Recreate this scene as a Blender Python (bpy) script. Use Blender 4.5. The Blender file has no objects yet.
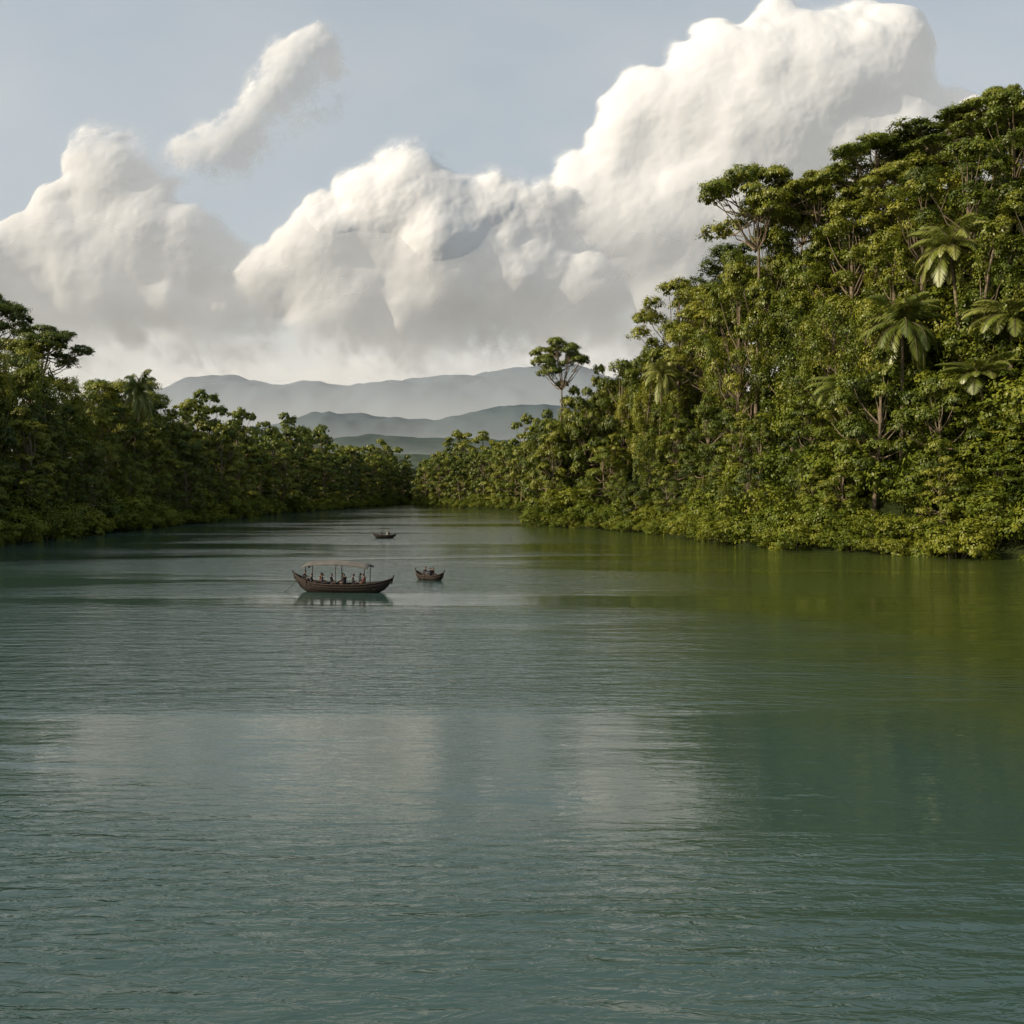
import bpy, math, random
import numpy as np
from mathutils import Vector, Matrix
R = np.random.default_rng(7)
random.seed(7)
scene = bpy.context.scene
COL = scene.collection
scene.view_settings.view_transform = 'Standard'
scene.view_settings.look = 'None'
scene.view_settings.exposure = 0

# ------------------------------------------------------------ helpers
def mat(name):
    m = bpy.data.materials.new(name); m.use_nodes = True
    nt = m.node_tree; nt.nodes.clear()
    return m, nt, nt.nodes, nt.links
def simple(name, col, rough=0.6, noise=0.25, scale=6.0, spec=0.3):
    m, nt, N, L = mat(name)
    o = N.new('ShaderNodeOutputMaterial'); p = N.new('ShaderNodeBsdfPrincipled')
    tc = N.new('ShaderNodeTexCoord'); nz = N.new('ShaderNodeTexNoise'); nz.inputs['Scale'].default_value = scale
    nz.inputs['Detail'].default_value = 6
    L.new(tc.outputs['Object'], nz.inputs['Vector'])
    r = N.new('ShaderNodeValToRGB')
    r.color_ramp.elements[0].position = 0.3; r.color_ramp.elements[1].position = 0.7
    r.color_ramp.elements[0].color = tuple(c*(1-noise) for c in col)+(1,)
    r.color_ramp.elements[1].color = tuple(min(1, c*(1+noise)) for c in col)+(1,)
    L.new(nz.outputs['Fac'], r.inputs['Fac']); L.new(r.outputs['Color'], p.inputs['Base Color'])
    p.inputs['Roughness'].default_value = rough
    p.inputs['Specular IOR Level'].default_value = spec
    b = N.new('ShaderNodeBump'); b.inputs['Strength'].default_value = 0.3; b.inputs['Distance'].default_value = 0.05
    L.new(nz.outputs['Fac'], b.inputs['Height']); L.new(b.outputs['Normal'], p.inputs['Normal'])
    L.new(p.outputs['BSDF'], o.inputs['Surface'])
    return m
def mesh_np(name, V, F, mats=(), mi=None, attrs=None, smooth=False):
    V = np.ascontiguousarray(V, dtype=np.float32); F = np.ascontiguousarray(F, dtype=np.int32)
    me = bpy.data.meshes.new(name)
    n, k = F.shape
    me.vertices.add(len(V)); me.vertices.foreach_set('co', V.ravel())
    me.loops.add(n*k); me.loops.foreach_set('vertex_index', F.ravel())
    me.polygons.add(n); me.polygons.foreach_set('loop_start', np.arange(0, n*k, k, dtype=np.int32))
    for m in mats: me.materials.append(m)
    if mi is not None: me.polygons.foreach_set('material_index', np.ascontiguousarray(mi, dtype=np.int32))
    if smooth: me.polygons.foreach_set('use_smooth', np.ones(n, dtype=bool))
    me.update(calc_edges=True)
    if attrs:
        for an, av in attrs.items():
            a = me.attributes.new(an, 'FLOAT', 'POINT'); a.data.foreach_set('value', np.ascontiguousarray(av, dtype=np.float32))
    return me
def obj(name, data, loc=(0,0,0), rot=(0,0,0), sc=(1,1,1), parent=None):
    o = bpy.data.objects.new(name, data); COL.objects.link(o)
    o.location = loc; o.rotation_euler = rot; o.scale = sc
    if parent: o.parent = parent
    return o
def grid_faces(nx, ny):
    i = np.arange(nx-1)[None, :]; j = np.arange(ny-1)[:, None]
    a = (j*nx+i).ravel()
    return np.stack([a, a+1, a+1+nx, a+nx], 1)
def vnoise(x, y, seed):
    r = np.random.default_rng(seed); T = r.random((256, 256))
    xi = np.floor(x).astype(int); yi = np.floor(y).astype(int)
    fx = x-xi; fy = y-yi
    fx = fx*fx*fx*(fx*(fx*6-15)+10); fy = fy*fy*fy*(fy*(fy*6-15)+10)
    a = T[yi & 255, xi & 255]; b = T[yi & 255, (xi+1) & 255]; c = T[(yi+1) & 255, xi & 255]; d = T[(yi+1) & 255, (xi+1) & 255]
    return (a*(1-fx)+b*fx)*(1-fy)+(c*(1-fx)+d*fx)*fy
def fbm(x, y, seed, octv=5, gain=0.5):
    s = 0; a = 1; t = 0
    for o in range(octv):
        s = s+a*(vnoise(x*2**o+17.3*o, y*2**o+5.1*o, seed+o)-0.5); t += a; a *= gain
    return s/t*2
def sstep(a, b, x):
    t = np.clip((x-a)/(b-a), 0, 1); return t*t*(3-2*t)

# ------------------------------------------------------------ camera
CAMH = 9.3
cam = bpy.data.cameras.new('camera'); co = bpy.data.objects.new('camera', cam); COL.objects.link(co)
cam.lens = 35; cam.sensor_width = 36; cam.clip_end = 60000; cam.clip_start = 0.5
co.location = (0, 0, CAMH); co.rotation_euler = (math.radians(90-1.27), 0, 0)
scene.camera = co

# ------------------------------------------------------------ light
SUN = Vector((-1.0, -0.34, 0.60)).normalized()
sl = bpy.data.lights.new('sun', 'SUN'); sl.energy = 5.0; sl.angle = math.radians(0.6); sl.color = (1.0, 0.875, 0.68)
so = bpy.data.objects.new('sun', sl); COL.objects.link(so)
so.rotation_euler = SUN.to_track_quat('Z', 'Y').to_euler(); so.location = (-200, -50, 300)
w = bpy.data.worlds.new('World'); scene.world = w; w.use_nodes = True
nt = w.node_tree; nt.nodes.clear()
wo = nt.nodes.new('ShaderNodeOutputWorld'); bg = nt.nodes.new('ShaderNodeBackground'); sk = nt.nodes.new('ShaderNodeTexSky')
sk.sky_type = 'NISHITA'; sk.sun_disc = False
sk.sun_elevation = math.asin(SUN.z); sk.sun_rotation = math.atan2(SUN.x, SUN.y) % (2*math.pi)
sk.air_density = 1.0; sk.dust_density = 4.5; sk.ozone_density = 0.7; sk.altitude = 0
bg.inputs['Strength'].default_value = 0.15
mxw = nt.nodes.new('ShaderNodeMix'); mxw.data_type = 'RGBA'; mxw.inputs[0].default_value = 0.55
mxw.inputs[7].default_value = (3.7, 4.15, 4.3, 1)      # thin even high haze veil over the blue
nt.links.new(sk.outputs['Color'], mxw.inputs[6])
nt.links.new(mxw.outputs[2], bg.inputs['Color']); nt.links.new(bg.outputs['Background'], wo.inputs['Surface'])

# ------------------------------------------------------------ river / terrain
RB = np.array([(170, -400), (150, -100), (130, 0), (100, 80), (68, 132), (56, 142), (45, 154), (38, 168), (34, 193), (28, 220), (18, 237), (7, 257), (8, 270), (14, 300), (15, 360), (8, 420), (-16, 487), (-54, 578), (-60, 640), (-66, 735), (-1500, 750), (-1500, 20000)], float)
LB = np.array([(-120, -400), (-100, 0), (-88, 120), (-86, 168), (-88, 193), (-89, 231), (-88, 280), (-93, 386), (-84, 487), (-76, 600), (-68, 705), (-1500, 716), (-1500, 20000)], float)
def XR(y): return np.interp(y, RB[:, 1], RB[:, 0])
def XL(y): return np.interp(y, LB[:, 1], LB[:, 0])
def ridgeR(y): return np.interp(y, [60, 110, 150, 190, 215, 240, 280, 330, 450, 600, 900], [26, 40, 46, 48, 42, 34, 29, 21, 12, 9, 6])
def ridgeL(y): return np.interp(y, [60, 170, 230, 300, 450, 700], [8, 9, 10, 12, 8, 5])
def ground(x, y):
    x = np.asarray(x, float); y = np.asarray(y, float)
    sr = (x-XR(y))*0.85; sl_ = (XL(y)-x)
    s = np.maximum(sr, sl_)
    rg = np.where(sr > sl_, ridgeR(y), ridgeL(y))
    wd = np.where(sr > sl_, 44.0, 60.0)
    land = 0.25+np.minimum(s, 4)*0.3+rg*sstep(1, wd, s)
    n = fbm(x/23, y/23, 11, 3)*1.2*sstep(3, 20, s)
    return np.where(s > 0, land+n, np.maximum(-3.0, s*0.35))
gx = np.concatenate([np.linspace(-14000, -900, 14), np.linspace(-800, -170, 20), np.linspace(-160, 180, 170), np.linspace(190, 800, 25), np.linspace(900, 14000, 14)])
gy = np.concatenate([np.linspace(-6000, -500, 8), np.linspace(-400, 80, 25), np.linspace(84, 330, 120), np.linspace(335, 780, 120), np.linspace(800, 2000, 25), np.linspace(2300, 16000, 14)])
GX, GY = np.meshgrid(gx, gy)
GZ = ground(GX, GY)
m, nt, N, L = mat('forest_soil')
o_ = N.new('ShaderNodeOutputMaterial'); p_ = N.new('ShaderNodeBsdfDiffuse')
tc = N.new('ShaderNodeTexCoord'); nz = N.new('ShaderNodeTexNoise'); nz.inputs['Scale'].default_value = 0.35; nz.inputs['Detail'].default_value = 8
L.new(tc.outputs['Object'], nz.inputs['Vector'])
rp = N.new('ShaderNodeValToRGB'); rp.color_ramp.elements[0].color = (0.012, 0.018, 0.006, 1); rp.color_ramp.elements[1].color = (0.032, 0.040, 0.014, 1)
rp.color_ramp.elements[0].position = 0.35; rp.color_ramp.elements[1].position = 0.65
L.new(nz.outputs['Fac'], rp.inputs['Fac']); L.new(rp.outputs['Color'], p_.inputs['Color']); L.new(p_.outputs['BSDF'], o_.inputs['Surface'])
obj('terrain', mesh_np('terrain', np.stack([GX.ravel(), GY.ravel(), GZ.ravel()], 1), grid_faces(len(gx), len(gy)), [m], smooth=True))

# ------------------------------------------------------------ water
m, nt, N, L = mat('river_water')
o_ = N.new('ShaderNodeOutputMaterial'); p_ = N.new('ShaderNodeBsdfPrincipled')
p_.inputs['Roughness'].default_value = 0.07; p_.inputs['IOR'].default_value = 1.5
tc = N.new('ShaderNodeTexCoord')
def wn(sx, sy, rot, scale, det, rough=0.5):
    mp = N.new('ShaderNodeMapping'); mp.inputs['Scale'].default_value = (sx, sy, 1); mp.inputs['Rotation'].default_value = (0, 0, rot)
    L.new(tc.outputs['Object'], mp.inputs['Vector'])
    n = N.new('ShaderNodeTexNoise'); n.noise_dimensions = '2D'; n.inputs['Scale'].default_value = scale; n.inputs['Detail'].default_value = det; n.inputs['Roughness'].default_value = rough
    n.inputs['Distortion'].default_value = 0.5
    L.new(mp.outputs['Vector'], n.inputs['Vector']); return n.outputs['Fac']
def mth(op, a, b):
    x = N.new('ShaderNodeMath'); x.operation = op
    for i, q in enumerate((a, b)):
        if isinstance(q, (int, float)): x.inputs[i].default_value = q
        else: L.new(q, x.inputs[i])
    return x.outputs[0]
def mrange(v, a, b, c, d):
    x = N.new('ShaderNodeMapRange'); x.inputs[1].default_value = a; x.inputs[2].default_value = b; x.inputs[3].default_value = c; x.inputs[4].default_value = d
    L.new(v, x.inputs[0]); return x.outputs[0]
fine = wn(0.34, 1.0, 0.12, 3.0, 3, 0.62)
mid = wn(0.22, 1.0, -0.30, 0.85, 3, 0.5)
big = wn(0.35, 1.0, 0.15, 0.13, 2, 0.5)
pn = wn(0.24, 1.0, 0.05, 0.045, 4, 0.55)
patch = mrange(pn, 0.42, 0.60, 0.22, 1.35)
h = mth('ADD', mth('MULTIPLY', fine, mth('MULTIPLY', patch, 0.044)), mth('ADD', mth('MULTIPLY', mid, mth('MULTIPLY', patch, 0.095)), mth('MULTIPLY', big, 0.08)))
b = N.new('ShaderNodeBump'); b.inputs['Strength'].default_value = 1.0; b.inputs['Distance'].default_value = 1.0
L.new(h, b.inputs['Height']); L.new(b.outputs['Normal'], p_.inputs['Normal'])
L.new(mrange(patch, 0.12, 1.3, 0.03, 0.09), p_.inputs['Roughness'])
# grey-green channel water, with the right bank's tree reflection painted in as olive
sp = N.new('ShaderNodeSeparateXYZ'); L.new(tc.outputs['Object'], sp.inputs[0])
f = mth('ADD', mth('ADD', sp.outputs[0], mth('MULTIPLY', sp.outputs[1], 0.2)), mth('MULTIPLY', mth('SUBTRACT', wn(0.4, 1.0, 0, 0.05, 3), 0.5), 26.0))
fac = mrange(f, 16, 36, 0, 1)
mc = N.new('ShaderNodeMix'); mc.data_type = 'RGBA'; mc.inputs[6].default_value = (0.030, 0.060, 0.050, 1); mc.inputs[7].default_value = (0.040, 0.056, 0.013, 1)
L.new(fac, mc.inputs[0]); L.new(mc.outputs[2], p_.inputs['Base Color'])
L.new(p_.outputs['BSDF'], o_.inputs['Surface'])
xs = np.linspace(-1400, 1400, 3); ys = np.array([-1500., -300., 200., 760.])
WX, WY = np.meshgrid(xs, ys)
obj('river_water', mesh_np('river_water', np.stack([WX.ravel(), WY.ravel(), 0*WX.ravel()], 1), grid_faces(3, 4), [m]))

# ------------------------------------------------------------ hills
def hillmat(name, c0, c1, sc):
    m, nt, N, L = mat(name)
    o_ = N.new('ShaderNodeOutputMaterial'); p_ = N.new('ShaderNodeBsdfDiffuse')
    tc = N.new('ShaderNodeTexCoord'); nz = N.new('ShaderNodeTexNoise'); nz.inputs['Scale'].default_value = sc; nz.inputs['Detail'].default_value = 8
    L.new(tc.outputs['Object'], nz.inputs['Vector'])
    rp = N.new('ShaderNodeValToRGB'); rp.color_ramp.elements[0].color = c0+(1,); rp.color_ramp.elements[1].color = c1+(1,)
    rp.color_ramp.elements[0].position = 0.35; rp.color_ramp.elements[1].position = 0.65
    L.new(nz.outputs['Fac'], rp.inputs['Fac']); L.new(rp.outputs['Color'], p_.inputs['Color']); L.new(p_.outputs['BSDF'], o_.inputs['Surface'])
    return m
def hills(name, x0, x1, y0, y1, prof, seed, fsc, famp, m, nx=420, ny=90, rel=0.1):
    xs = np.linspace(x0, x1, nx); ys = np.linspace(y0, y1, ny); X, Y = np.meshgrid(xs, ys)
    t = (Y-y0)/(y1-y0); px = [p[0] for p in prof]; pz = [p[1] for p in prof]
    env = np.sin(np.clip(t, 0, 1)*math.pi)**1.2
    rdg = fbm(X/fsc, Y/fsc, seed, 5)
    Z = np.interp(X, px, pz)*env*(1+rel*rdg)+famp*fbm(X/(fsc*0.25), Y/(fsc*0.25), seed+9, 4)*env - 12
    obj(name, mesh_np(name, np.stack([X.ravel(), Y.ravel(), Z.ravel()], 1), grid_faces(nx, ny), [m], smooth=True))
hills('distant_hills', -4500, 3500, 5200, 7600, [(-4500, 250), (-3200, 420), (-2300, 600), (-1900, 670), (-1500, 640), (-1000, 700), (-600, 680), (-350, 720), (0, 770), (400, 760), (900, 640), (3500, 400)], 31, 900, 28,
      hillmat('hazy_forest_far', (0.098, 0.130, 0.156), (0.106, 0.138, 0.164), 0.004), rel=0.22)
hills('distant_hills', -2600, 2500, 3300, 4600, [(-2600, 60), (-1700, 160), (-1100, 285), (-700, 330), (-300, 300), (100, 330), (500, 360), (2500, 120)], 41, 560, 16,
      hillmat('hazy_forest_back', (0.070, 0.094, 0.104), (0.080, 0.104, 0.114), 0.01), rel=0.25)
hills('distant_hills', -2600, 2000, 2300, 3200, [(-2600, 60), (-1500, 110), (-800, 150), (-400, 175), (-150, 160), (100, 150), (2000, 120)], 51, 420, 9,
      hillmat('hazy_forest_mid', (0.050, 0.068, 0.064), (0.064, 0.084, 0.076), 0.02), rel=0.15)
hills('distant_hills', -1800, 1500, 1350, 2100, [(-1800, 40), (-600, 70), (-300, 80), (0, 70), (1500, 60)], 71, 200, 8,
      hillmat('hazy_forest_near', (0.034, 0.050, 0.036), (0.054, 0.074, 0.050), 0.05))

# ------------------------------------------------------------ clouds (relief sheets, vapour cover stored per point)
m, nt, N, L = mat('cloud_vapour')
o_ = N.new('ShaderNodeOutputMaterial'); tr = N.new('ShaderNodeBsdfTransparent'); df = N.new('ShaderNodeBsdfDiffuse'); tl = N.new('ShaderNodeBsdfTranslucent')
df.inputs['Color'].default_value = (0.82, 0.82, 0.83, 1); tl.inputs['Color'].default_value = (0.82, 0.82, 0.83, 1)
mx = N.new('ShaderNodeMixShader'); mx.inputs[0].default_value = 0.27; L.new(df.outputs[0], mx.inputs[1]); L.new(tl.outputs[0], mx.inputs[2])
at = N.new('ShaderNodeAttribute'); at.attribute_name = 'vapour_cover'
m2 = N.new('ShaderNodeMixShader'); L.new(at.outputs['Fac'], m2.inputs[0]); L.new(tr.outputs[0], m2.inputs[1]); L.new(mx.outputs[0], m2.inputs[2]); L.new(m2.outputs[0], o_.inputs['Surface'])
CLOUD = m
def gauss(A, s):
    pad = int(3*s)+2
    B = np.pad(A, pad, mode='edge'); fy = np.fft.fftfreq(B.shape[0])[:, None]; fx = np.fft.rfftfreq(B.shape[1])[None, :]
    G = np.exp(-2*(math.pi**2)*(s**2)*(fx**2+fy**2))
    return np.fft.irfft2(np.fft.rfft2(B)*G, s=B.shape)[pad:-pad, pad:-pad]
def make_cloud(blobs, dist, seed, step=1.5, soft=3.4, dens=1.0, levels=3, wisp=0.75, bsoft=28, det=0.30, shade=1.0):
    """blobs: (x, z, r) in units of dist/995 metres, x east of the river axis, z above the horizon"""
    rg = np.random.default_rng(seed); k = dist/995.0
    bl = np.array(blobs, float); mg = 80
    x0 = (bl[:, 0]-bl[:, 2]).min()-mg; x1 = (bl[:, 0]+bl[:, 2]).max()+mg; z0 = max(-10, (bl[:, 1]-bl[:, 2]).min()-mg); z1 = (bl[:, 1]+bl[:, 2]).max()+mg
    nx = int((x1-x0)/step); nz_ = int((z1-z0)/step)
    X, Z = np.meshgrid(np.linspace(x0, x1, nx), np.linspace(z0, z1, nz_))
    WXx = X+fbm(X/40, Z/40, seed+1, 3, .5)*8+fbm(X/13, Z/13, seed+11, 4, .6)*5; WZz = Z+fbm(X/40, Z/40, seed+40, 3, .5)*8+fbm(X/13, Z/13, seed+48, 4, .6)*5
    S = [(b[0], b[1], 0.0, b[2]*0.84, 0) for b in bl]; allS = list(S)
    cnt = [17, 9, 5]
    for lv in range(levels):
        new = []
        for (cx, cz, cy, r, _) in S:
            for q in range(cnt[lv]):
                d = rg.normal(size=3); d[2] = abs(d[2])*0.8; d[1] += 0.30; d /= np.linalg.norm(d)
                rr = r*rg.uniform(0.20, 0.42)
                new.append((cx+d[0]*r*0.97, cz+d[1]*r*0.97, cy+d[2]*r*0.75, rr, lv+1))
        S = new; allS += new
    H = np.full(X.shape, -40.0)
    for (cx, cz, cy, r, lv) in allS:
        e = r+14
        i0 = max(0, int((cx-e-x0)/step)); i1 = min(nx, int((cx+e-x0)/step)+1); j0 = max(0, int((cz-e-z0)/step)); j1 = min(nz_, int((cz+e-z0)/step)+1)
        if i1 <= i0 or j1 <= j0: continue
        d2 = (WXx[j0:j1, i0:i1]-cx)**2+(WZz[j0:j1, i0:i1]-cz)**2
        hh = np.where(d2 < r*r, cy+np.sqrt(np.maximum(r*r-d2, 0))*0.9, -40)
        H[j0:j1, i0:i1] = np.maximum(H[j0:j1, i0:i1], hh)
    mask = (H > -39).astype(float); H = np.maximum(H, -10)
    lowz = bl[:, 1].min(); hiz = bl[:, 1].max()
    wb = 1-sstep(lowz-20, lowz+0.55*(hiz-lowz)+20, Z)
    H1 = gauss(H, 3.2/step); H2 = gauss(H, 11/step); H3 = gauss(H, 24/step)
    soften = 0.5+0.5*np.clip(fbm(X/80, Z/80, seed+55, 3)*2.5, -1, 1)
    dd = det*(1-0.7*wb)*(1-0.6*soften)
    Ht = H3*1.0+(H2-H3)*0.55+dd*(H1-H2)
    Ht += fbm(X/18, Z/18, seed+77, 5, .6)*1.2*(1-0.4*wb)
    zc = lowz+0.55*(hiz-lowz); u = (Z+30*fbm(X/110, Z/110, seed+31, 3)-zc)/55.0
    Ht += -shade*0.44*55.0*np.logaddexp(0, -u)      # heads lean gently out over their bases
    nn = fbm(X/26, Z/26, seed+90, 7, 0.66)
    wv = sstep(-0.45, 0.35, fbm(X/75, Z/75, seed+66, 3)*1.6+0.5*wb)
    Ms = gauss(mask, soft/step)*(1-wv)+gauss(mask, soft*4.0/step)*wv
    M = Ms*(1-wb)+gauss(mask, bsoft/step)*wb
    A = sstep(0.08, 1.0, M+wisp*nn*(1-np.abs(2*M-1)))
    A *= dens
    edge = np.minimum(np.minimum(X-x0, x1-X), np.minimum(Z-z0, z1-Z)); A *= sstep(0, 25, edge)
    A = np.where(A > 0.985*dens, dens, A)
    V = np.stack([X.ravel()*k, (dist-Ht*k).ravel(), Z.ravel()*k+CAMH], 1)
    F = grid_faces(nx, nz_); Af = A.ravel()
    keep = Af[F].max(1) > 0.006; F = F[keep]
    used = np.zeros(len(V), bool); used[F.ravel()] = True; idx = np.cumsum(used)-1
    obj('cloud', mesh_np('cloud', V[used], idx[F], [CLOUD], attrs={'vapour_cover': Af[used]}, smooth=True))
make_cloud([(348, 398, 80), (288, 412, 72), (218, 400, 62), (180, 360, 78), (128, 335, 56), (130, 388, 30), (258, 340, 100), (190, 270, 90), (108, 262, 75), (338, 310, 90), (88, 300, 48), (50, 230, 60), (168, 200, 70), (248, 230, 80), (382, 405, 40), (450, 300, 90), (560, 260, 90)], 11500, 101, shade=0.75)
make_cloud([(-92, 280, 56), (-132, 262, 50), (-182, 230, 55), (-208, 248, 30), (-62, 225, 70), (-12, 277, 38), (-35, 287, 26), (35, 270, 36), (-160, 190, 50), (-82, 180, 50), (-2, 200, 60), (68, 190, 50), (-245, 205, 34), (-100, 150, 36), (60, 150, 36), (-200, 165, 34)], 9500, 202, shade=0.9)
make_cloud([(-402, 305, 48), (-417, 330, 26), (-380, 315, 30), (-452, 245, 55), (-492, 220, 45), (-372, 250, 56), (-322, 235, 46), (-412, 200, 60), (-282, 215, 38), (-342, 180, 45), (-482, 170, 45), (-262, 175, 34), (-300, 160, 36), (-552, 210, 60), (-632, 190, 70), (-740, 220, 70), (-860, 200, 80)], 10200, 303, soft=4.5, shade=0.9)
make_cloud([(-212, 415, 34), (-195, 430, 26), (-242, 378, 30), (-282, 345, 27), (-312, 338, 22), (-177, 400, 20), (-227, 425, 20), (-265, 362, 22), (-330, 340, 16)], 10600, 404, soft=5, dens=0.85, wisp=1.0, det=0.25, bsoft=13, shade=0.2)
def flat_cloud(name, x0, x1, z0, z1, dist, fn, step=5.0, lean=0.0):
    k = dist/995.0; nx = int((x1-x0)/step); nz_ = int((z1-z0)/step)
    X, Z = np.meshgrid(np.linspace(x0, x1, nx), np.linspace(z0, z1, nz_))
    A = np.clip(fn(X, Z), 0, 1); A *= sstep(0, 60, np.minimum(X-x0, x1-X))
    F = grid_faces(nx, nz_); Af = A.ravel(); F = F[Af[F].max(1) > 0.006]
    obj(name, mesh_np(name, np.stack([X.ravel()*k, (dist+Z.ravel()*k*lean), Z.ravel()*k+CAMH], 1), F, [CLOUD], attrs={'vapour_cover': Af}, smooth=True))
flat_cloud('cloud', -1500, 1500, -10, 330, 12900, lambda X, Z: (0.80+0.4*fbm(X/150, Z/28, 3, 5))*(1-sstep(100, 270, Z+60*fbm(X/90, Z/60, 8, 4))), lean=1.3)
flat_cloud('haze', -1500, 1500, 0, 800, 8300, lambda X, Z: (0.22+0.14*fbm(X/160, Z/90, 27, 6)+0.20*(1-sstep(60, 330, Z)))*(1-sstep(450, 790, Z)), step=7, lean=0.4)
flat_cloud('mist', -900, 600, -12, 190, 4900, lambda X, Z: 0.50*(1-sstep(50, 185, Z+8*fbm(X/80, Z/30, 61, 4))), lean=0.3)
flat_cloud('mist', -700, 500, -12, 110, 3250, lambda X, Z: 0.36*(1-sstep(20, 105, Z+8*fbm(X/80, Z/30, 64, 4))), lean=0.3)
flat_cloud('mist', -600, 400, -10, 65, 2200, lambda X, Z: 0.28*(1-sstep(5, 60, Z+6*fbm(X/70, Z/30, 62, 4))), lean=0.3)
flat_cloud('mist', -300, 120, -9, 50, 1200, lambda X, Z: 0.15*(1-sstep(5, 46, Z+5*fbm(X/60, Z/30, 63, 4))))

# ------------------------------------------------------------ foliage material
def leafmat(name, c0, c1, c2, trans=0.25, gloss=0.02):
    m, nt, N, L = mat(name)
    o_ = N.new('ShaderNodeOutputMaterial'); p_ = N.new('ShaderNodeBsdfDiffuse'); t_ = N.new('ShaderNodeBsdfTranslucent'); mx = N.new('ShaderNodeMixShader')
    at = N.new('ShaderNodeAttribute'); at.attribute_name = 'tint'
    oi = N.new('ShaderNodeObjectInfo')
    ad = N.new('ShaderNodeMath'); ad.operation = 'MULTIPLY_ADD'; ad.inputs[1].default_value = 0.55; L.new(oi.outputs['Random'], ad.inputs[0])
    sb = N.new('ShaderNodeMath'); sb.operation = 'MULTIPLY_ADD'; sb.inputs[1].default_value = 0.75; sb.inputs[2].default_value = -0.12; L.new(at.outputs['Fac'], sb.inputs[0])
    L.new(sb.outputs[0], ad.inputs[2])
    rp = N.new('ShaderNodeValToRGB'); e = rp.color_ramp.elements
    e[0].position = 0.0; e[0].color = c0+(1,); e[1].position = 1.0; e[1].color = c2+(1,); x = e.new(0.5); x.color = c1+(1,)
    L.new(ad.outputs[0], rp.inputs['Fac'])
    L.new(rp.outputs['Color'], p_.inputs['Color']); L.new(rp.outputs['Color'], t_.inputs['Color'])
    mx.inputs[0].default_value = trans
    L.new(p_.outputs[0], mx.inputs[1]); L.new(t_.outputs[0], mx.inputs[2])
    if gloss > 0:
        g = N.new('ShaderNodeBsdfGlossy'); g.inputs['Roughness'].default_value = 0.42; g.inputs['Color'].default_value = (.8, .8, .7, 1)
        m3 = N.new('ShaderNodeMixShader'); m3.inputs[0].default_value = gloss; L.new(mx.outputs[0], m3.inputs[1]); L.new(g.outputs[0], m3.inputs[2])
        L.new(m3.outputs[0], o_.inputs['Surface'])
    else: L.new(mx.outputs[0], o_.inputs['Surface'])
    return m
LEAF = leafmat('rainforest_leaf', (0.024, 0.042, 0.007), (0.105, 0.135, 0.013), (0.245, 0.240, 0.028), gloss=0.03)
LEAFP = leafmat('palm_leaf', (0.08, 0.11, 0.018), (0.16, 0.19, 0.03), (0.25, 0.26, 0.06), gloss=0.05)
LEAFB = leafmat('undergrowth_leaf', (0.045, 0.070, 0.008), (0.115, 0.145, 0.013), (0.21, 0.215, 0.025))
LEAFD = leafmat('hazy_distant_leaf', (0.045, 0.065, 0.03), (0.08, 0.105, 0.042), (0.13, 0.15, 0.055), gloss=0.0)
BARK = simple('tree_bark', (0.16, 0.125, 0.085), 0.9, 0.4, 1.5, 0.1)

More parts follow.
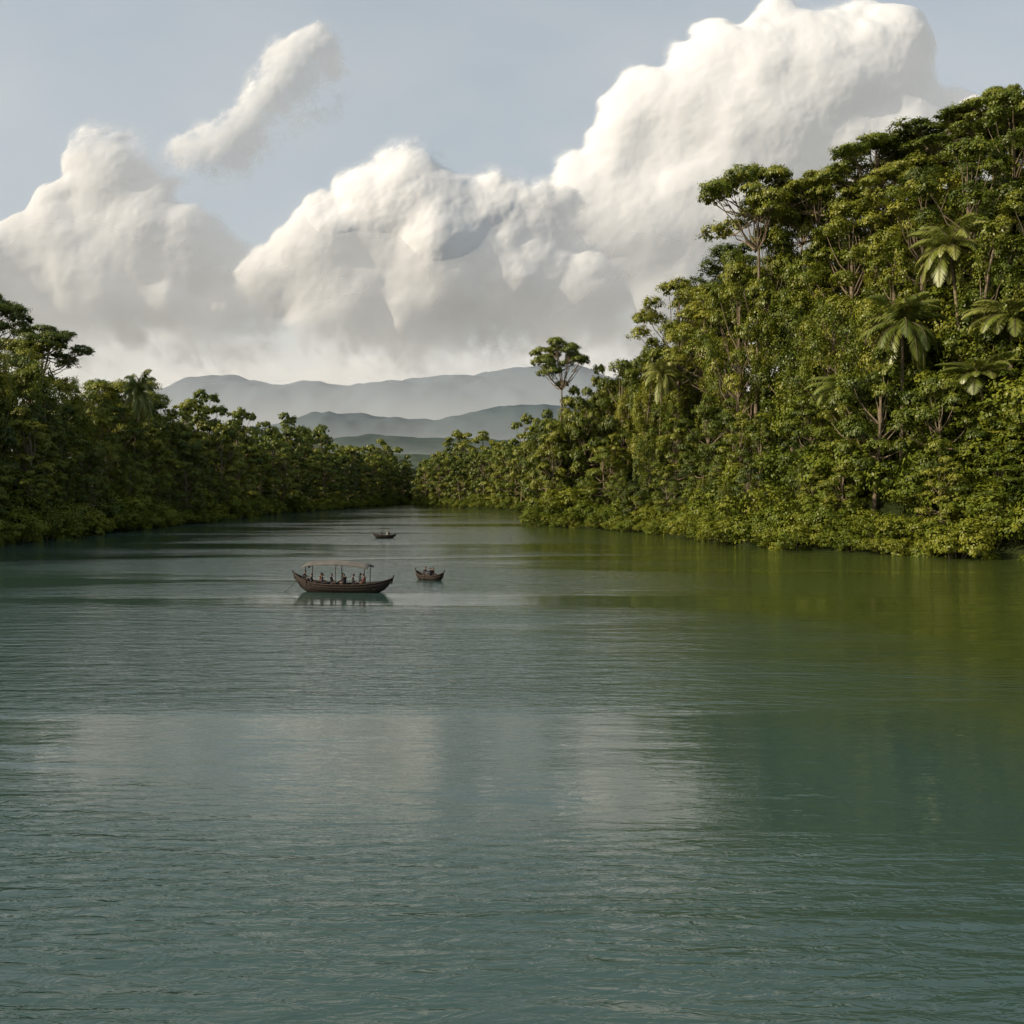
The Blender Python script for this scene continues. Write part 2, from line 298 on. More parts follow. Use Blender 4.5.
class TB:
    def __init__(s): s.V = []; s.F = []; s.M = []; s.T = []; s.n = 0
    def add(s, V, F, mi, T):
        s.V.append(V); s.F.append(F+s.n); s.M.append(np.full(len(F), mi)); s.T.append(T); s.n += len(V)
    def tube(s, pts, rad, k=7):
        pts = np.array(pts, float); n = len(pts); V = []
        for i in range(n):
            d = pts[min(i+1, n-1)]-pts[max(i-1, 0)]; d /= np.linalg.norm(d)+1e-9
            a = np.cross(d, [0.3, 1, 0.1]); a /= np.linalg.norm(a)+1e-9; b = np.cross(d, a)
            for j in range(k):
                t = 2*math.pi*j/k; V.append(pts[i]+rad[i]*(math.cos(t)*a+math.sin(t)*b))
        F = [[i*k+j, i*k+(j+1) % k, (i+1)*k+(j+1) % k, (i+1)*k+j] for i in range(n-1) for j in range(k)]
        s.add(np.array(V), np.array(F), 1, np.full(len(V), 0.5))
    def leaves(s, P, Nn, size, T, rg, droop=0.0, asp=0.62):
        n = len(P)
        Nn = Nn/(np.linalg.norm(Nn, axis=1, keepdims=True)+1e-9)
        t = rg.normal(size=(n, 3)); t[:, 2] -= droop*2
        t -= (t*Nn).sum(1, keepdims=True)*Nn; t /= np.linalg.norm(t, axis=1, keepdims=True)+1e-9
        b = np.cross(Nn, t); sz = size[:, None]
        V = np.stack([P-t*sz*0.5, P+b*sz*asp*0.5-t*sz*0.05, P+t*sz*0.5, P-b*sz*asp*0.5-t*sz*0.05], 1).reshape(-1, 3)
        F = np.arange(4*n).reshape(n, 4)
        s.add(V, F, 0, np.repeat(T, 4))
    def lobe(s, c, Rr, rg, ncl, nl, ls=0.5, down=-0.35, droop=0.2, tb=0.5, rcf=0.27, flat=0.6):
        c = np.array(c); Rr = np.array(Rr, float)
        d = rg.normal(size=(ncl, 3)); d /= np.linalg.norm(d, axis=1, keepdims=True)
        low = d[:, 2] < down; d[low, 2] *= -1
        cl = c+d*Rr*rg.uniform(0.68, 1.06, (ncl, 1))
        rc = rcf*Rr.mean()*rg.uniform(0.6, 1.3, (ncl, 1, 1))
        off = rg.normal(size=(ncl, nl, 3))*0.62; off[:, :, 2] *= flat
        P = (cl[:, None]+off*rc).reshape(-1, 3)
        Nn = (np.repeat(d, nl, 0)*0.9+off.reshape(-1, 3)*0.5+rg.normal(size=(ncl*nl, 3))*0.28+np.array([0, 0, 0.3]))
        T = np.clip(np.repeat(tb+rg.normal(size=ncl)*0.15, nl)+rg.normal(size=ncl*nl)*0.08, 0, 1)
        s.leaves(P, Nn, ls*rg.uniform(0.6, 1.25, ncl*nl), T, rg, droop)
    def mesh(s, name, leaf):
        return mesh_np(name, np.concatenate(s.V), np.concatenate(s.F), [leaf, BARK], np.concatenate(s.M), {'tint': np.concatenate(s.T)})
def limb(tb, a, b, r0, r1, rg, sag=0.12, n=5):
    a = np.array(a, float); b = np.array(b, float); L_ = np.linalg.norm(b-a)
    pts = [a+(b-a)*t+np.array([0, 0, -sag*L_*math.sin(math.pi*t)])+rg.normal(size=3)*L_*0.025*(0 < t < 1) for t in np.linspace(0, 1, n)]
    tb.tube(pts, np.linspace(r0, r1, n), 5)
def trunk(tb, H, r, rg, bend=1.0):
    pts = []; ox = rg.normal()*bend; oy = rg.normal()*bend
    for t in np.linspace(0, 1, 9): pts.append((ox*math.sin(t*2.2)*t, oy*math.sin(t*2.6)*t, -1.0+(H+1)*t))
    rad = [r*(1.35 if i == 0 else 1)*(1-0.6*i/8) for i in range(9)]
    tb.tube(pts, rad, 8); return np.array(pts)
def round_tree(seed, H=24, cr=6.5, leaf=LEAF, ls=0.36, ncl=34, nlf=26, name='jungle_tree', zlo=0.48, nlob=22, droop=0.2):
    rg = np.random.default_rng(seed); tb = TB(); tp = trunk(tb, H*0.78, 0.38, rg, 0.9)
    nl = nlob
    for i in range(nl):
        a = i*2.4+rg.normal()*0.4; q = (i+0.5)/nl
        rr = cr*0.86*math.sin(math.pi*(0.20+0.72*q))**0.7*rg.uniform(0.72, 1.12)
        z = H*(zlo+(0.93-zlo)*q)+rg.normal()*0.6
        if q > 0.88: rr *= 0.4
        R1 = cr*rg.uniform(0.24, 0.36)
        c = (rr*math.cos(a), rr*math.sin(a), z)
        limb(tb, tp[int(3+4*q)], c, 0.14, 0.04, rg)
        tb.lobe(c, (R1, R1, R1*0.62), rg, ncl, nlf, ls, tb=rg.uniform(0.22, 0.75), down=-0.25, droop=droop)
    return tb.mesh(name, leaf)
def drape_tree(seed, H=22, cr=4.0, leaf=LEAF):
    rg = np.random.default_rng(seed); tb = TB(); tp = trunk(tb, H*0.85, 0.33, rg, 0.8)
    for i in range(19):
        q = (i+0.5)/19; a = i*2.4+rg.normal()*0.3
        rr = cr*(0.35+0.6*math.sin(math.pi*q**0.8))*rg.uniform(0.5, 1.15)
        z = H*(0.08+0.86*q); R1 = cr*rg.uniform(0.28, 0.46)
        c = (rr*math.cos(a), rr*math.sin(a), z)
        limb(tb, tp[int(1+6*q)], c, 0.12, 0.04, rg)
        tb.lobe(c, (R1, R1, R1*rg.uniform(0.75, 1.2)), rg, 30, 24, 0.37, down=-0.6, droop=0.8, tb=rg.uniform(0.2, 0.78), flat=0.9)
        if rg.random() < 0.6:
            n = 150; t = rg.random(n); ln = rg.uniform(2.5, 6)
            P = np.array(c)+np.stack([R1*math.cos(a)+rg.normal(size=n)*0.28, R1*math.sin(a)+rg.normal(size=n)*0.28, -t*ln], 1)
            tb.leaves(P, np.stack([np.full(n, math.cos(a)), np.full(n, math.sin(a)), np.full(n, .3)], 1)+rg.normal(size=(n, 3))*0.5, 0.38*rg.uniform(0.6, 1.2, n), np.clip(rg.normal(0.6, 0.15, n), 0, 1), rg, 1.5)
    return tb.mesh('creeper_tree', leaf)
def umbrella_tree(seed, H=32, cr=9.0, leaf=LEAF):
    rg = np.random.default_rng(seed); tb = TB(); tp = trunk(tb, H*0.84, 0.42, rg, 0.9)
    for i in range(26):
        a = i*2.4+rg.normal()*0.3; q = math.sqrt((i+0.3)/26)
        rr = cr*q*rg.uniform(0.8, 1.05); z = H*(0.985-0.12*q*q)+rg.normal()*H*0.012
        if i % 4 == 3: z -= H*0.08
        c = np.array((rr*math.cos(a), rr*math.sin(a), z)); st = tp[int(rg.integers(7, 9))]
        limb(tb, st, c-np.array([0, 0, 0.4]), 0.15, 0.04, rg, sag=0.06)
        R1 = cr*rg.uniform(0.20, 0.32)
        for qq in range(2): limb(tb, st+(c-st)*0.6, c+rg.normal(size=3)*R1*np.array([.6, .6, .1]), 0.06, 0.025, rg, 0.05, 4)
        tb.lobe(c, (R1, R1, R1*0.36), rg, 44, 26, 0.36, down=-0.2, droop=0.1, tb=rg.uniform(0.3, 0.65), rcf=0.25, flat=0.45)
    return tb.mesh('umbrella_tree', leaf)
def palm_tree(seed, H=20, fl=6.2):
    rg = np.random.default_rng(seed); tb = TB(); ox, oy = rg.normal(size=2)*0.9
    pts = [(ox*t*t, oy*t*t, -1+(H+1)*t) for t in np.linspace(0, 1, 10)]; tb.tube(pts, np.linspace(0.26, 0.15, 10), 8)
    top = np.array(pts[-1])
    nf = 34
    for i in range(nf):
        a = i*2.4+rg.normal()*0.25; el = math.radians(78-125*(i/nf)+rg.normal()*10); ln = fl*rg.uniform(0.7, 1.15)
        p = top.copy(); pl = [p.copy()]; ns = 12; e = el
        for s_ in range(ns):
            d = np.array([math.cos(a)*math.cos(e), math.sin(a)*math.cos(e), math.sin(e)]); p = p+d*ln/ns; pl.append(p.copy()); e -= (0.10+0.012*s_)*(1 if e > -1.35 else 0)
        pl = np.array(pl); tb.tube(pl, np.linspace(0.05, 0.015, ns+1), 4)
        side = np.array([-math.sin(a), math.cos(a), 0])
        n = 42; t = np.linspace(0.10, 1.0, n); idx = t*ns; i0 = np.minimum(idx.astype(int), ns-1); base = pl[i0]+(pl[i0+1]-pl[i0])*(idx-i0)[:, None]
        fw = pl[i0+1]-pl[i0]; fw /= np.linalg.norm(fw, axis=1, keepdims=True)
        ll = ln*0.25*np.sin(np.pi*(0.12+0.83*t))[:, None]; tint = float(np.clip(rg.normal(0.5, 0.22), 0, 1))
        for sg in (-1, 1):
            dr = rg.uniform(0.5, 1.1, (n, 1)); dd = sg*side*0.8+fw*0.55+np.array([0, 0, -1])*dr; dd /= np.linalg.norm(dd, axis=1, keepdims=True)
            tip = base+dd*ll; wv = fw*0.11; mid_ = base+dd*ll*0.45+np.array([0, 0, 0.04])
            V = np.stack([base, mid_+wv, tip, mid_-wv], 1).reshape(-1, 3)
            tb.add(V, np.arange(4*n).reshape(n, 4), 0, np.full(4*n, tint))
    return tb.mesh('palm_tree', LEAFP)
def bush(seed, leaf=LEAFB):
    rg = np.random.default_rng(seed); tb = TB()
    for i in range(9):
        a = i*2.4; q = math.sqrt(i/9); r1 = rg.uniform(0.7, 1.25)
        c = (2.4*q*math.cos(a), 2.4*q*math.sin(a), rg.uniform(0.5, 1.9)*(1.2-0.5*q))
        tb.tube([(0.2*math.cos(a), 0.2*math.sin(a), -0.4), (c[0]*0.6, c[1]*0.6, c[2]*0.6), c], [0.06, 0.04, 0.02], 4)
        tb.lobe(c, (r1, r1, r1*0.85), rg, 28, 22, 0.21, down=-0.7, droop=0.5, tb=rg.uniform(0.3, 0.75), rcf=0.35)
    return tb.mesh('bush', leaf)

ROUND = [round_tree(s, H=24, cr=c, zlo=z) for s, c, z in ((1, 6.8, .40), (2, 7.6, .48), (3, 6.2, .30), (4, 7.0, .45))]
FULL = [round_tree(s, H=18, cr=c, zlo=.14, nlob=26, name='broadleaf_tree', droop=.7) for s, c in ((5, 6.0), (6, 5.2), (7, 6.8))]
DRAPE = [drape_tree(s, cr=c) for s, c in ((11, 4.6), (12, 4.0), (13, 5.2))]
UMB = [umbrella_tree(s) for s in (21, 22, 23)]
PALM = [palm_tree(s) for s in (31, 32, 33)]
BUSH = [bush(s) for s in (41, 42, 43)]
FAR = [round_tree(s, H=24, cr=7.0, leaf=LEAFD, ls=1.0, ncl=14, nlf=16, name='far_tree', nlob=14) for s in (51, 52, 53)]
MIDR = [round_tree(s, H=24, cr=7.0, ls=0.62, ncl=22, nlf=22, name='far_tree', nlob=18, zlo=.12, droop=.5) for s in (54, 55, 56, 57)]
rs = random.Random(5)
forest = obj('rainforest', None); under = obj('riverbank_undergrowth', None); dforest = obj('distant_forest', None)
def put(name, me, x, y, sc, parent=None, zs=None, dz=-0.3, tilt=0.04):
    z = float(ground(x, y))+dz
    s2 = sc if zs is None else zs
    return obj(name, me, (x, y, z), (rs.gauss(0, tilt), rs.gauss(0, tilt), rs.random()*6.283), (sc, sc, s2), parent)
def pos(side, y, s):
    return (float(XR(y))+s/0.85) if side > 0 else (float(XL(y))-s)
def slopefac(side, y):
    f = XR if side > 0 else XL
    g = (float(f(y+4))-float(f(y-4)))/8
    return math.sqrt(1+min(g*g, 4))
NEARY = 262
for side in (1, -1):
    y = 112.0
    while y < 728:
        if side < 0 and y > 700: break
        y += rs.uniform(2.6, 4.8)*(1 if y < 300 else 2.4)/slopefac(side, y)
        for s in (0.3, 4.0):
            put('bush', rs.choice(BUSH), pos(side, y+rs.uniform(-1, 1), s+rs.uniform(-0.6, 1.6)), y, rs.choice((0.8, 1.0, 1.3, 1.7, 2.4))*rs.uniform(0.85, 1.15)*(0.8 if s < 1 else 1.15), under, dz=-0.35)
    rows = [(5, 8.0, 0.48, 'F'), (11, 9, 0.85, 'F'), (18.5, 9.5, 1.05, 'D'), (27.5, 10, 1.15, 'R'), (37, 11, 1.22, 'M'), (48, 12, 1.25, 'R'), (61, 13.5, 1.25, 'R')]
    for s0, sp, sc0, kind in rows:
        y = 108.0+rs.uniform(0, 6)
        while y < 730:
            if side < 0 and y > 692: break
            y += sp*rs.uniform(0.7, 1.25)*(1.0 if y < 330 else 1.4)/slopefac(side, y)**0.7
            if y > 330 and s0 > 25: continue
            if y > 250 and s0 > 45: continue
            if side < 0 and s0 > 30: continue
            s = s0+rs.uniform(-3, 3); x = pos(side, y, s)
            sc = sc0*rs.uniform(0.76, 1.26)
            if side < 0: sc *= 1.12
            if y > 330:
                sc = max(sc, 0.9)*1.12; put('far_tree', rs.choice(MIDR), x, y, sc, forest, zs=sc*rs.uniform(.9, 1.3)); continue
            par = None if (y < NEARY and s0 < 50) else forest
            r = rs.random()
            if kind == 'F':
                if r < 0.3: put('creeper_tree', rs.choice(DRAPE), x, y, sc*1.05, par, zs=sc*1.05)
                else: put('broadleaf_tree', rs.choice(FULL), x, y, sc*1.1, par, zs=sc*rs.uniform(1.1, 1.4))
            elif kind == 'D' and r < 0.6 or (kind == 'M' and r < 0.3):
                put('creeper_tree', rs.choice(DRAPE), x, y, sc*1.1, par, zs=sc*1.15)
            elif r > 0.86 and s0 > 20:
                put('umbrella_tree', rs.choice(UMB), x, y, sc*0.8, par, zs=sc*0.95)
            else:
                put('jungle_tree', rs.choice(ROUND), x, y, sc, par, zs=sc*rs.uniform(0.95, 1.15))
for i in range(60):
    y = rs.uniform(122, 215); s = rs.uniform(8, 40)
    put('bush', rs.choice(BUSH), pos(1, y, s), y, rs.uniform(2.0, 3.4), under)
for (x, y) in [(70, 136), (72, 139), (68, 139), (74, 142), (66, 143), (70, 143), (76, 146)]:
    put('bush', rs.choice(BUSH), x, y, rs.uniform(2.0, 2.8), under)
for (x, y, h) in [(10, 263, 27), (15, 266, 33), (20, 262, 36), (9, 270, 30), (24, 270, 42), (29, 262, 44), (18, 278, 38), (36, 255, 47), (73, 144, 19), (69, 141, 14)]:
    g = float(ground(x, y)); k = (h-g)/(18*1.0)
    obj('broadleaf_tree', rs.choice(FULL), (x, y, g-.3), (0, 0, rs.random()*6.28), (1.05, 1.05, k))
for i in range(320):
    y = 745+rs.random()**1.3*800; x = rs.uniform(-0.36*y, 0.14*y)
    put('far_tree', rs.choice(FAR), x, y, rs.uniform(0.85, 1.25)*(1+0.2*(y > 1100)), dforest)
def emerg(me, x, y, top, protoH, name, sxy=1.0):
    g = float(ground(x, y)); k = (top-g)/protoH
    obj(name, me, (x, y, g-0.3), (0, 0, rs.random()*6.28), (sxy, sxy, k))
emerg(UMB[0], 50, 205, 75, 32, 'umbrella_tree', 1.25)
emerg(UMB[1], 12.5, 272, 50, 32, 'umbrella_tree', 0.95)
emerg(UMB[2], -102, 192, 47, 32, 'umbrella_tree', 0.95)
emerg(UMB[2], 70, 192, 76, 32, 'umbrella_tree', 1.3)
emerg(UMB[1], 80, 184, 78, 32, 'umbrella_tree', 1.3)
emerg(UMB[0], 94, 184, 79, 32, 'umbrella_tree', 1.3)
emerg(UMB[1], 61, 200, 72, 32, 'umbrella_tree', 1.1)
for (x, y, h) in [(53, 208, 66), (47, 208, 58), (58, 205, 68)]:   # neighbours below the tall umbrella crown
    g = float(ground(x, y)); k = (h-g)/24.0
    obj('jungle_tree', rs.choice(ROUND), (x, y, g-.3), (0, 0, rs.random()*6.28), (1.1, 1.1, k))
for (x, y, top, f) in [(60.5, 155, 36, 1.4), (70, 155, 48, 1.4), (74, 148, 36, 1.4), (56, 165, 27, 1.2), (80, 158, 53, 1.4), (77.5, 152, 27, 1.4), (70, 146, 27, 1.4),
                       (-100, 262, 36, 1.0), (35, 240, 38, 1.0), (88, 166, 60, 1.3)]:
    g = float(ground(x, y)); h = top-g
    obj('palm_tree', rs.choice(PALM), (x, y, g-0.3), (rs.gauss(0, .06), rs.gauss(0, .06), rs.random()*6.28), (f, f, max(0.6, h/20.0*0.98)))

# ------------------------------------------------------------ people
SKIN = simple('skin', (0.20, 0.11, 0.07), 0.55, 0.1, 20); HAIR = simple('hair', (0.015, 0.012, 0.01), 0.5, 0.2, 40)
SHIRTS = [simple('shirt_white', (0.4, 0.37, 0.32), 0.8), simple('shirt_dark', (0.03, 0.03, 0.035), 0.8), simple('shirt_red', (0.13, 0.045, 0.03), 0.8), simple('shirt_blue', (0.05, 0.08, 0.12), 0.8), simple('shirt_tan', (0.20, 0.15, 0.09), 0.8)]
PANTS = simple('trousers', (0.035, 0.033, 0.035), 0.85)
STRAW = simple('straw', (0.30, 0.23, 0.13), 0.9)
def skin_mesh(pts, edges, rad, sub=2):
    me = bpy.data.meshes.new('tmp'); me.from_pydata(pts, edges, []); o = obj('tmp', me)
    md = o.modifiers.new('s', 'SKIN'); sv = me.skin_vertices[0].data
    for i, r in enumerate(rad):
        sv[i].radius = (r, r) if not isinstance(r, tuple) else r; sv[i].use_root = (i == 0)
    ss = o.modifiers.new('u', 'SUBSURF'); ss.levels = sub; ss.render_levels = sub
    dg = bpy.context.evaluated_depsgraph_get(); dg.update()
    ev = o.evaluated_get(dg); r = bpy.data.meshes.new_from_object(ev)
    V = np.array([v.co[:] for v in r.vertices]); F = [tuple(p.vertices) for p in r.polygons]
    bpy.data.objects.remove(o); return V, F
def make_person(pose):
    """origin = seat point; faces +X"""
    if pose == 'sit':
        J = dict(pel=(0, 0, .10), ch=(-.02, 0, .32), sh=(-.02, 0, .52), nk=(0, 0, .62), hd=(.02, 0, .68),
                 sl=(-.02, .18, .50), el=(.06, .24, .24), wl=(.30, .16, .16), sr=(-.02, -.18, .50), er=(.08, -.24, .25), wr=(.30, -.14, .17),
                 hl=(.02, .10, .08), kl=(.44, .13, .10), al=(.46, .12, -.33), tl=(.60, .13, -.38), hr=(.02, -.10, .08), kr=(.43, -.13, .10), ar=(.42, -.12, -.33), tr=(.56, -.13, -.38))
    else:
        J = dict(pel=(0, 0, .10), ch=(.06, 0, .32), sh=(.14, 0, .50), nk=(.19, 0, .60), hd=(.22, 0, .66),
                 sl=(.13, .18, .48), el=(.30, .26, .30), wl=(.50, .16, .34), sr=(.13, -.18, .48), er=(.34, -.24, .28), wr=(.48, -.30, .12),
                 hl=(.02, .10, .08), kl=(.42, .14, .14), al=(.36, .13, -.30), tl=(.50, .14, -.35), hr=(.02, -.10, .08), kr=(.44, -.14, .12), ar=(.50, -.13, -.31), tr=(.64, -.14, -.35))
    nm = list(J); R_ = dict(pel=.13, ch=.13, sh=.10, nk=.055, hd=.055, sl=.07, el=.045, wl=.03, sr=.07, er=.045, wr=.03, hl=.10, kl=.065, al=.042, tl=.035, hr=.10, kr=.065, ar=.042, tr=.035)
    E = [('pel', 'ch'), ('ch', 'sh'), ('sh', 'nk'), ('nk', 'hd'), ('sh', 'sl'), ('sl', 'el'), ('el', 'wl'), ('sh', 'sr'), ('sr', 'er'), ('er', 'wr'), ('pel', 'hl'), ('hl', 'kl'), ('kl', 'al'), ('al', 'tl'), ('pel', 'hr'), ('hr', 'kr'), ('kr', 'ar'), ('ar', 'tr')]
    V, F = skin_mesh([J[n] for n in nm], [(nm.index(a), nm.index(b)) for a, b in E], [R_[n] for n in nm])
    Vs = [V]; Fs = list(F); Mi = []
    jv = {n: np.array(J[n]) for n in nm}
    armw = [(jv['el'], jv['wl']), (jv['er'], jv['wr'])]
    for f in F:
        c = V[list(f)].mean(0)
        k = 1
        if np.linalg.norm(c-jv['hd']) < 0.09 or c[2] > jv['nk'][2]-.03: k = 0
        for a, b_ in armw:
            t = np.dot(c-a, b_-a)/np.dot(b_-a, b_-a)
            if t > 0.15 and np.linalg.norm(c-(a+(b_-a)*min(max(t, 0), 1))) < .075: k = 0
        for a, b_ in ((jv['hl'], jv['kl']), (jv['kl'], jv['al']), (jv['hr'], jv['kr']), (jv['kr'], jv['ar'])):
            t = min(max(np.dot(c-a, b_-a)/np.dot(b_-a, b_-a), 0), 1)
            if k != 0 and np.linalg.norm(c-(a+(b_-a)*t)) < .11 and c[2] < jv['pel'][2]+.05: k = 2
        if min(np.linalg.norm(c-jv['tl']), np.linalg.norm(c-jv['tr'])) < .10: k = 0
        Mi.append(k)
    base = len(V)
    import bmesh
    bm = bmesh.new(); bmesh.ops.create_uvsphere(bm, u_segments=20, v_segments=14, radius=1)
    hc = jv['hd']+np.array([.02, 0, .085])
    hv = []
    for v in bm.verts:
        x, y, z = v.co
        X = x*.095; Y = y*.075*(1-.22*max(0, -z)); Z = z*.118
        if x > .3:
            X += .020*math.exp(-((y/.16)**2+((z+.10)/.22)**2)); X += .006*math.exp(-((z-.22)/.12)**2)
            X -= .008*math.exp(-(((abs(y)-.33)/.14)**2+((z-.05)/.12)**2)); X += .006*math.exp(-((y/.25)**2+((z+.48)/.07)**2))
        if abs(y) > .9 and abs(z) < .25: Y *= 1.12
        hv.append((X+hc[0], Y+hc[1], Z+hc[2]))
    off = base
    for f in bm.faces:
        ids = [v.index for v in f.verts]; c = f.calc_center_median()
        Fs.append(tuple(off+i for i in ids)); Mi.append(3 if (c.z > .45 or (c.x < -.05 and c.z > -.45)) else 0)
    bm.free(); Vs.append(np.array(hv)); off += len(hv)
    for s_, (e_, w_) in ((1, ('el', 'wl')), (-1, ('er', 'wr'))):
        d = jv[w_]-jv[e_]; d /= np.linalg.norm(d); sd = np.cross(d, [0, 0, 1]); sd /= np.linalg.norm(sd); dn = np.cross(sd, d); dn = dn if dn[2] < 0 else -dn
        w0 = jv[w_]
        P = [w0-d*.02, w0+d*.045, w0+d*.08]; Ed = [(0, 1), (1, 2)]; Ra = [.026, .036, .034]
        Vh, Fh = skin_mesh([tuple(p) for p in P], Ed, Ra, 1); Vs.append(Vh); Fs += [tuple(off+i for i in f) for f in Fh]; Mi += [0]*len(Fh); off += len(Vh)
        for q, (o2, ln) in enumerate(((-.03, .062), (-.01, .074), (.01, .070), (.029, .055), (.0, .05))):
            if q < 4: a = w0+d*.075+sd*o2; p2 = a+d*ln*.5+dn*.008; p3 = p2+d*ln*.35+dn*ln*.4
            else: a = w0+d*.025-sd*.032*s_; p2 = a-sd*.022*s_+d*.025; p3 = p2+d*.028+dn*.01
            Vh, Fh = skin_mesh([tuple(a), tuple(p2), tuple(p3)], [(0, 1), (1, 2)], [.0095, .009, .0075], 1); Vs.append(Vh); Fs += [tuple(off+i for i in f) for f in Fh]; Mi += [0]*len(Fh); off += len(Vh)
    Vall = np.concatenate(Vs)
    def make(shirt, hat=False):
        me = bpy.data.meshes.new('person'); VV = [tuple(v) for v in Vall]; FF = list(Fs); MM = list(Mi)
        if hat:
            o0 = len(VV); n = 20
            for rr, zz in ((.24, .045), (.11, .075), (.095, .14), (.02, .155)):
                for i in range(n): VV.append((hc[0]+rr*math.cos(6.2832*i/n), hc[1]+rr*math.sin(6.2832*i/n), hc[2]+zz))
            for k in range(3):
                for i in range(n): FF.append((o0+k*n+i, o0+k*n+(i+1) % n, o0+(k+1)*n+(i+1) % n, o0+(k+1)*n+i)); MM.append(4)
        me.from_pydata(VV, [], FF)
        for q in (SKIN, shirt, PANTS, HAIR, STRAW): me.materials.append(q)
        me.polygons.foreach_set('material_index', MM); me.polygons.foreach_set('use_smooth', [True]*len(FF)); me.update()
        return me
    return make
PS = make_person('sit'); PR = make_person('row')

# ------------------------------------------------------------ boats
WOOD = simple('dark_hull_wood', (0.022, 0.015, 0.011), 0.5, 0.4, 3, 0.3); WOODL = simple('worn_plank_wood', (0.050, 0.035, 0.024), 0.7, 0.35, 4)
CANV = simple('canopy_canvas', (0.105, 0.098, 0.085), 0.85, 0.25, 2); POLE = simple('bamboo_pole', (0.03, 0.022, 0.016), 0.6, 0.2, 6)
METAL = simple('outboard_metal', (0.05, 0.05, 0.055), 0.4, 0.1, 6)
def hull(parent, Lh, B, free, up0, up1, keel=-0.22, n=41):
    k = 9; Vo = []; Vi = []
    top = []
    for i in range(n):
        t = -1+2*i/(n-1); x = t*Lh/2; at_ = abs(t)
        b_ = B/2*max(0.02, (1-at_**2.6))**0.75; up = up0 if t < 0 else up1
        zt = free+up*at_**3.2; zk = keel+(zt-keel-0.10)*at_**5
        xx = x
        for j in range(k):
            u = -1+2*j/(k-1); pr = abs(u)**2.4
            yy = b_*np.sign(u)*(1-(1-abs(u))**1.7); zz = zk+(zt-zk)*pr
            Vo.append((xx, yy, zz)); Vi.append((xx*0.985, yy*max(0, 1-0.06/max(b_, .07)), min(zt-0.0, zz+0.06 if abs(u) < .99 else zt)))
        top.append((xx, b_, zt))
    V = Vo+Vi; F = []; M = []
    nO = len(Vo)
    for i in range(n-1):
        for j in range(k-1):
            a = i*k+j; F.append((a, a+1, a+k+1, a+k)); M.append(0)
            F.append((nO+a, nO+a+k, nO+a+k+1, nO+a+1)); M.append(1)
        for j in (0, k-1):
            a = i*k+j; F.append((a, a+k, nO+a+k, nO+a)); M.append(1)
    me = bpy.data.meshes.new('hull'); me.from_pydata(V, [], F); me.materials.append(WOOD); me.materials.append(WOODL)
    me.polygons.foreach_set('material_index', M); me.update()
    obj('hull', me, parent=parent)
    for sg in (-1, 1):
        pts = [(p[0], sg*(p[1]+.015), p[2]+.02) for p in top]; tubeobj('gunwale', pts, 0.045, WOODL, parent)
        pts = [(p[0], sg*(p[1]*0.985+.012), p[2]-.20) for p in top[2:-2]]; tubeobj('rubbing_strake', pts, 0.028, WOODL, parent)
    for i, (s_) in enumerate((0, -1)):
        p = top[s_]; d = -1 if s_ == 0 else 1
        tubeobj('stem_post', [(p[0]-d*.12, 0, p[2]-.55), (p[0], 0, p[2]-.1), (p[0]+d*.10, 0, p[2]+.18), (p[0]+d*.08, 0, p[2]+.30)], 0.06, WOOD, parent)
    return top
def tubeobj(name, pts, r, m, parent, k=8):
    tb = TB(); tb.tube(pts, [r]*len(pts), k); V = np.concatenate(tb.V); F = [tuple(f) for f in np.concatenate(tb.F).tolist()]
    n = len(pts); F.append(tuple(range(k))); F.append(tuple((n-1)*k+i for i in reversed(range(k))))
    me = bpy.data.meshes.new(name); me.from_pydata(V.tolist(), [], F); me.materials.append(m); me.update()
    return obj(name, me, parent=parent)
def box(name, c, s, m, parent, bev=0.012):
    import bmesh
    bm = bmesh.new(); bmesh.ops.create_cube(bm, size=1)
    for v in bm.verts: v.co = Vector((v.co.x*s[0], v.co.y*s[1], v.co.z*s[2]))
    bmesh.ops.bevel(bm, geom=bm.edges[:], offset=bev, segments=1, affect='EDGES')
    me = bpy.data.meshes.new(name); bm.to_mesh(me); bm.free(); me.materials.append(m); return obj(name, me, c, parent=parent)
def person_in(parent, maker, shirt, x, y, z, rz, hat=False, sc=1.0):
    return obj('person', maker(SHIRTS[shirt], hat), (x, y, z), (0, 0, rz), (sc, sc, sc), parent)

bt = obj('canopy_boat', None, (-15.4, 90.5, 0.0), (0, 0, math.radians(-8)))
hull(bt, 9.3, 2.1, 0.72, 0.95, 0.60)
box('deck', (0, 0, 0.34), (6.4, 1.4, 0.05), WOODL, bt)
for x in (-2.9, -1.9, -0.9, 0.1, 1.1, 2.1): box('thwart', (x, 0, 0.75), (0.28, 1.78, 0.05), WOODL, bt)
nx_, ny_ = 30, 13; V = []
for sd in (0, 1):
    for i in range(nx_):
        u = i/(nx_-1); x = -3.6+6.2*u
        for j in range(ny_):
            v = -1+2*j/(ny_-1)
            z = 2.62+0.22*math.sin(math.pi*u)+0.12*(1-u) - 0.30*abs(v)**2.2 - 0.30*max(0, (0.12-u)/0.12)**2 - 0.12*max(0, (u-0.92)/0.08)**2+0.02*math.sin(u*40)*abs(v)
            V.append((x, v*1.10, z-0.09*sd))
F = []; q = nx_*ny_
for i in range(nx_-1):
    for j in range(ny_-1):
        a = i*ny_+j; F.append((a, a+ny_, a+ny_+1, a+1)); F.append((q+a, q+a+1, q+a+ny_+1, q+a+ny_))
for i in range(nx_-1):
    for j in (0, ny_-1): a = i*ny_+j; F.append((a, a+ny_, q+a+ny_, q+a))
for j in range(ny_-1):
    for i in (0, nx_-1): a = i*ny_+j; F.append((a, a+1, q+a+1, q+a))
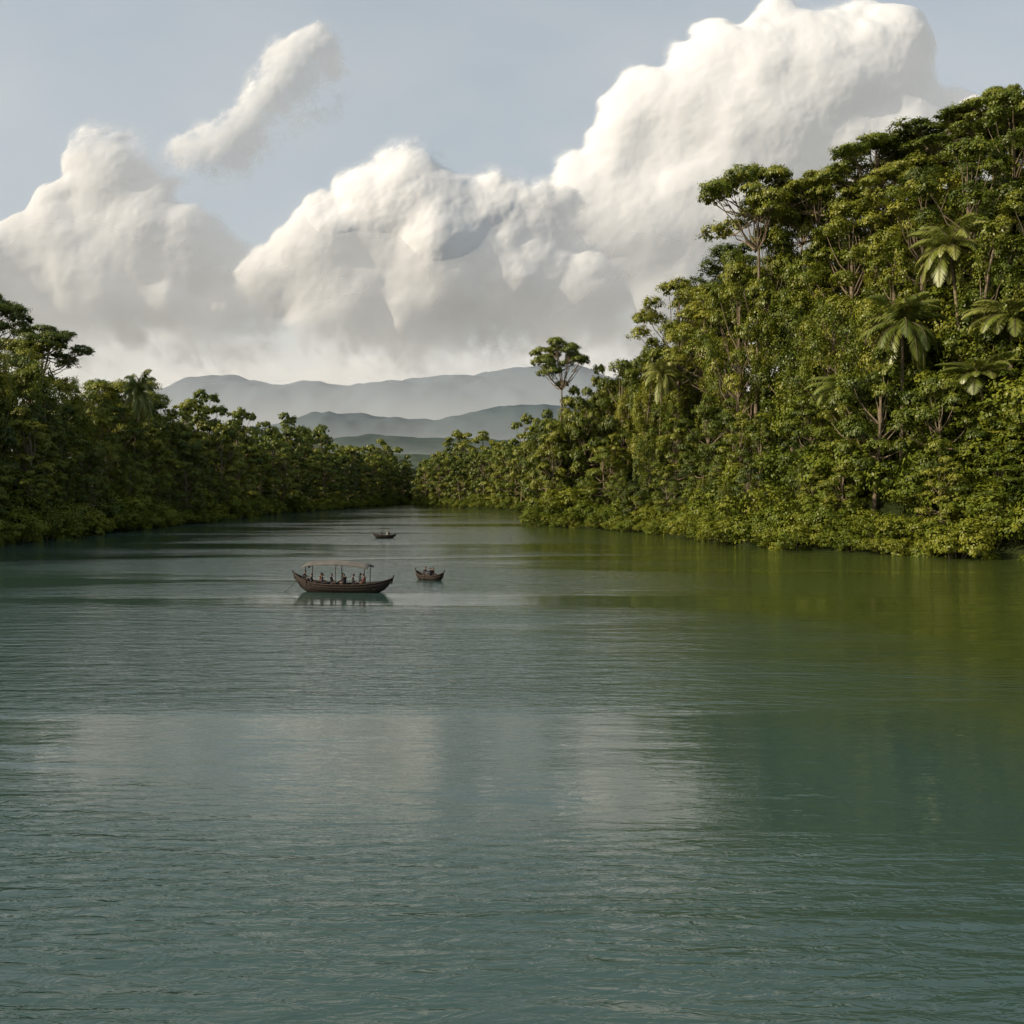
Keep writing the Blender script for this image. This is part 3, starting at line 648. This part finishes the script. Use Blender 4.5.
me = bpy.data.meshes.new('canopy'); me.from_pydata(V, [], F); me.materials.append(CANV); me.update(); obj('canopy', me, parent=bt)
for x in (-3.2, -0.4, 2.3):
    for sg in (-1, 1): tubeobj('canopy_post', [(x, sg*0.93*(1-abs(x/4.6)**2.6)**.75, 0.55), (x, sg*0.93, 1.4), (x, sg*0.95, 2.38)], 0.035, POLE, bt)
    tubeobj('roof_beam', [(x, -.95, 2.34), (x, -.5, 2.47), (x, 0, 2.51), (x, .5, 2.47), (x, .95, 2.34)], 0.03, POLE, bt)
for i, (x, y, sh, hat, rz) in enumerate([(-2.8, -.45, 1, 0, 0.1), (-1.8, -.45, 1, 0, 0.2), (-2.2, .45, 2, 0, -.1), (-0.95, -.42, 1, 0, 0), (-0.1, .45, 4, 0, 2.9), (0.3, -.45, 1, 0, 2.8), (1.1, -.45, 1, 0, 0.3), (1.5, .4, 0, 0, 0), (2.1, -.35, 2, 0, 3.0)]):
    person_in(bt, PS, sh, x, y, .78, rz, bool(hat), 1.08)
box('thwart', (-3.8, 0, 1.02), (0.3, 0.9, 0.05), WOODL, bt)
person_in(bt, PR, 1, -3.8, 0, 1.05, 0, False, 1.08)
tubeobj('steering_oar', [(-3.3, -0.2, 1.4), (-4.3, -.6, 0.9), (-5.4, -1.0, -0.2)], 0.03, POLE, bt)
box('cargo_basket', (3.1, 0, 0.62), (0.6, 0.7, 0.5), STRAW, bt, 0.05)
b2 = obj('canoe', None, (-8.5, 102.5, 0), (0, 0, math.radians(-35)))
hull(b2, 3.7, 1.25, 0.45, 0.45, 0.40, keel=-0.15, n=31)
for x in (-.8, .3): box('thwart', (x, 0, .46), (.22, 1.1, .04), WOODL, b2)
person_in(b2, PR, 1, -.8, 0, .48, 0.2, False, 1.08); person_in(b2, PS, 2, .3, .15, .48, 0.1, False); person_in(b2, PS, 1, .35, -.28, .48, 2.6)
tubeobj('paddle', [(-.2, -.35, 1.2), (-.3, -.75, .3), (-.32, -.9, -.1)], .025, POLE, b2)
b3 = obj('skiff', None, (-24.6, 192, 0), (0, 0, math.radians(4)))
hull(b3, 4.3, 1.4, 0.5, 0.5, 0.3, keel=-0.15, n=31)
for x in (-.6, .5, 1.0): box('thwart', (x, 0, .50), (.24, 1.2, .04), WOODL, b3)
box('engine_box', (-1.3, 0, .6), (.5, .6, .5), METAL, b3, .05)
person_in(b3, PS, 1, -.6, .1, .52, 0.0); person_in(b3, PS, 0, .5, -.2, .52, .3, True); person_in(b3, PR, 1, 1.0, .15, .52, 3.0)
tubeobj('mast_pole', [(-.3, 0, .2), (-.3, 0, 1.4), (-.28, 0, 2.3)], .05, POLE, b3)
tubeobj('boom', [(-1.3, 0, 1.75), (-.3, 0, 1.85), (.9, 0, 1.75)], .05, POLE, b3)
print('OBJS', len(bpy.data.objects))
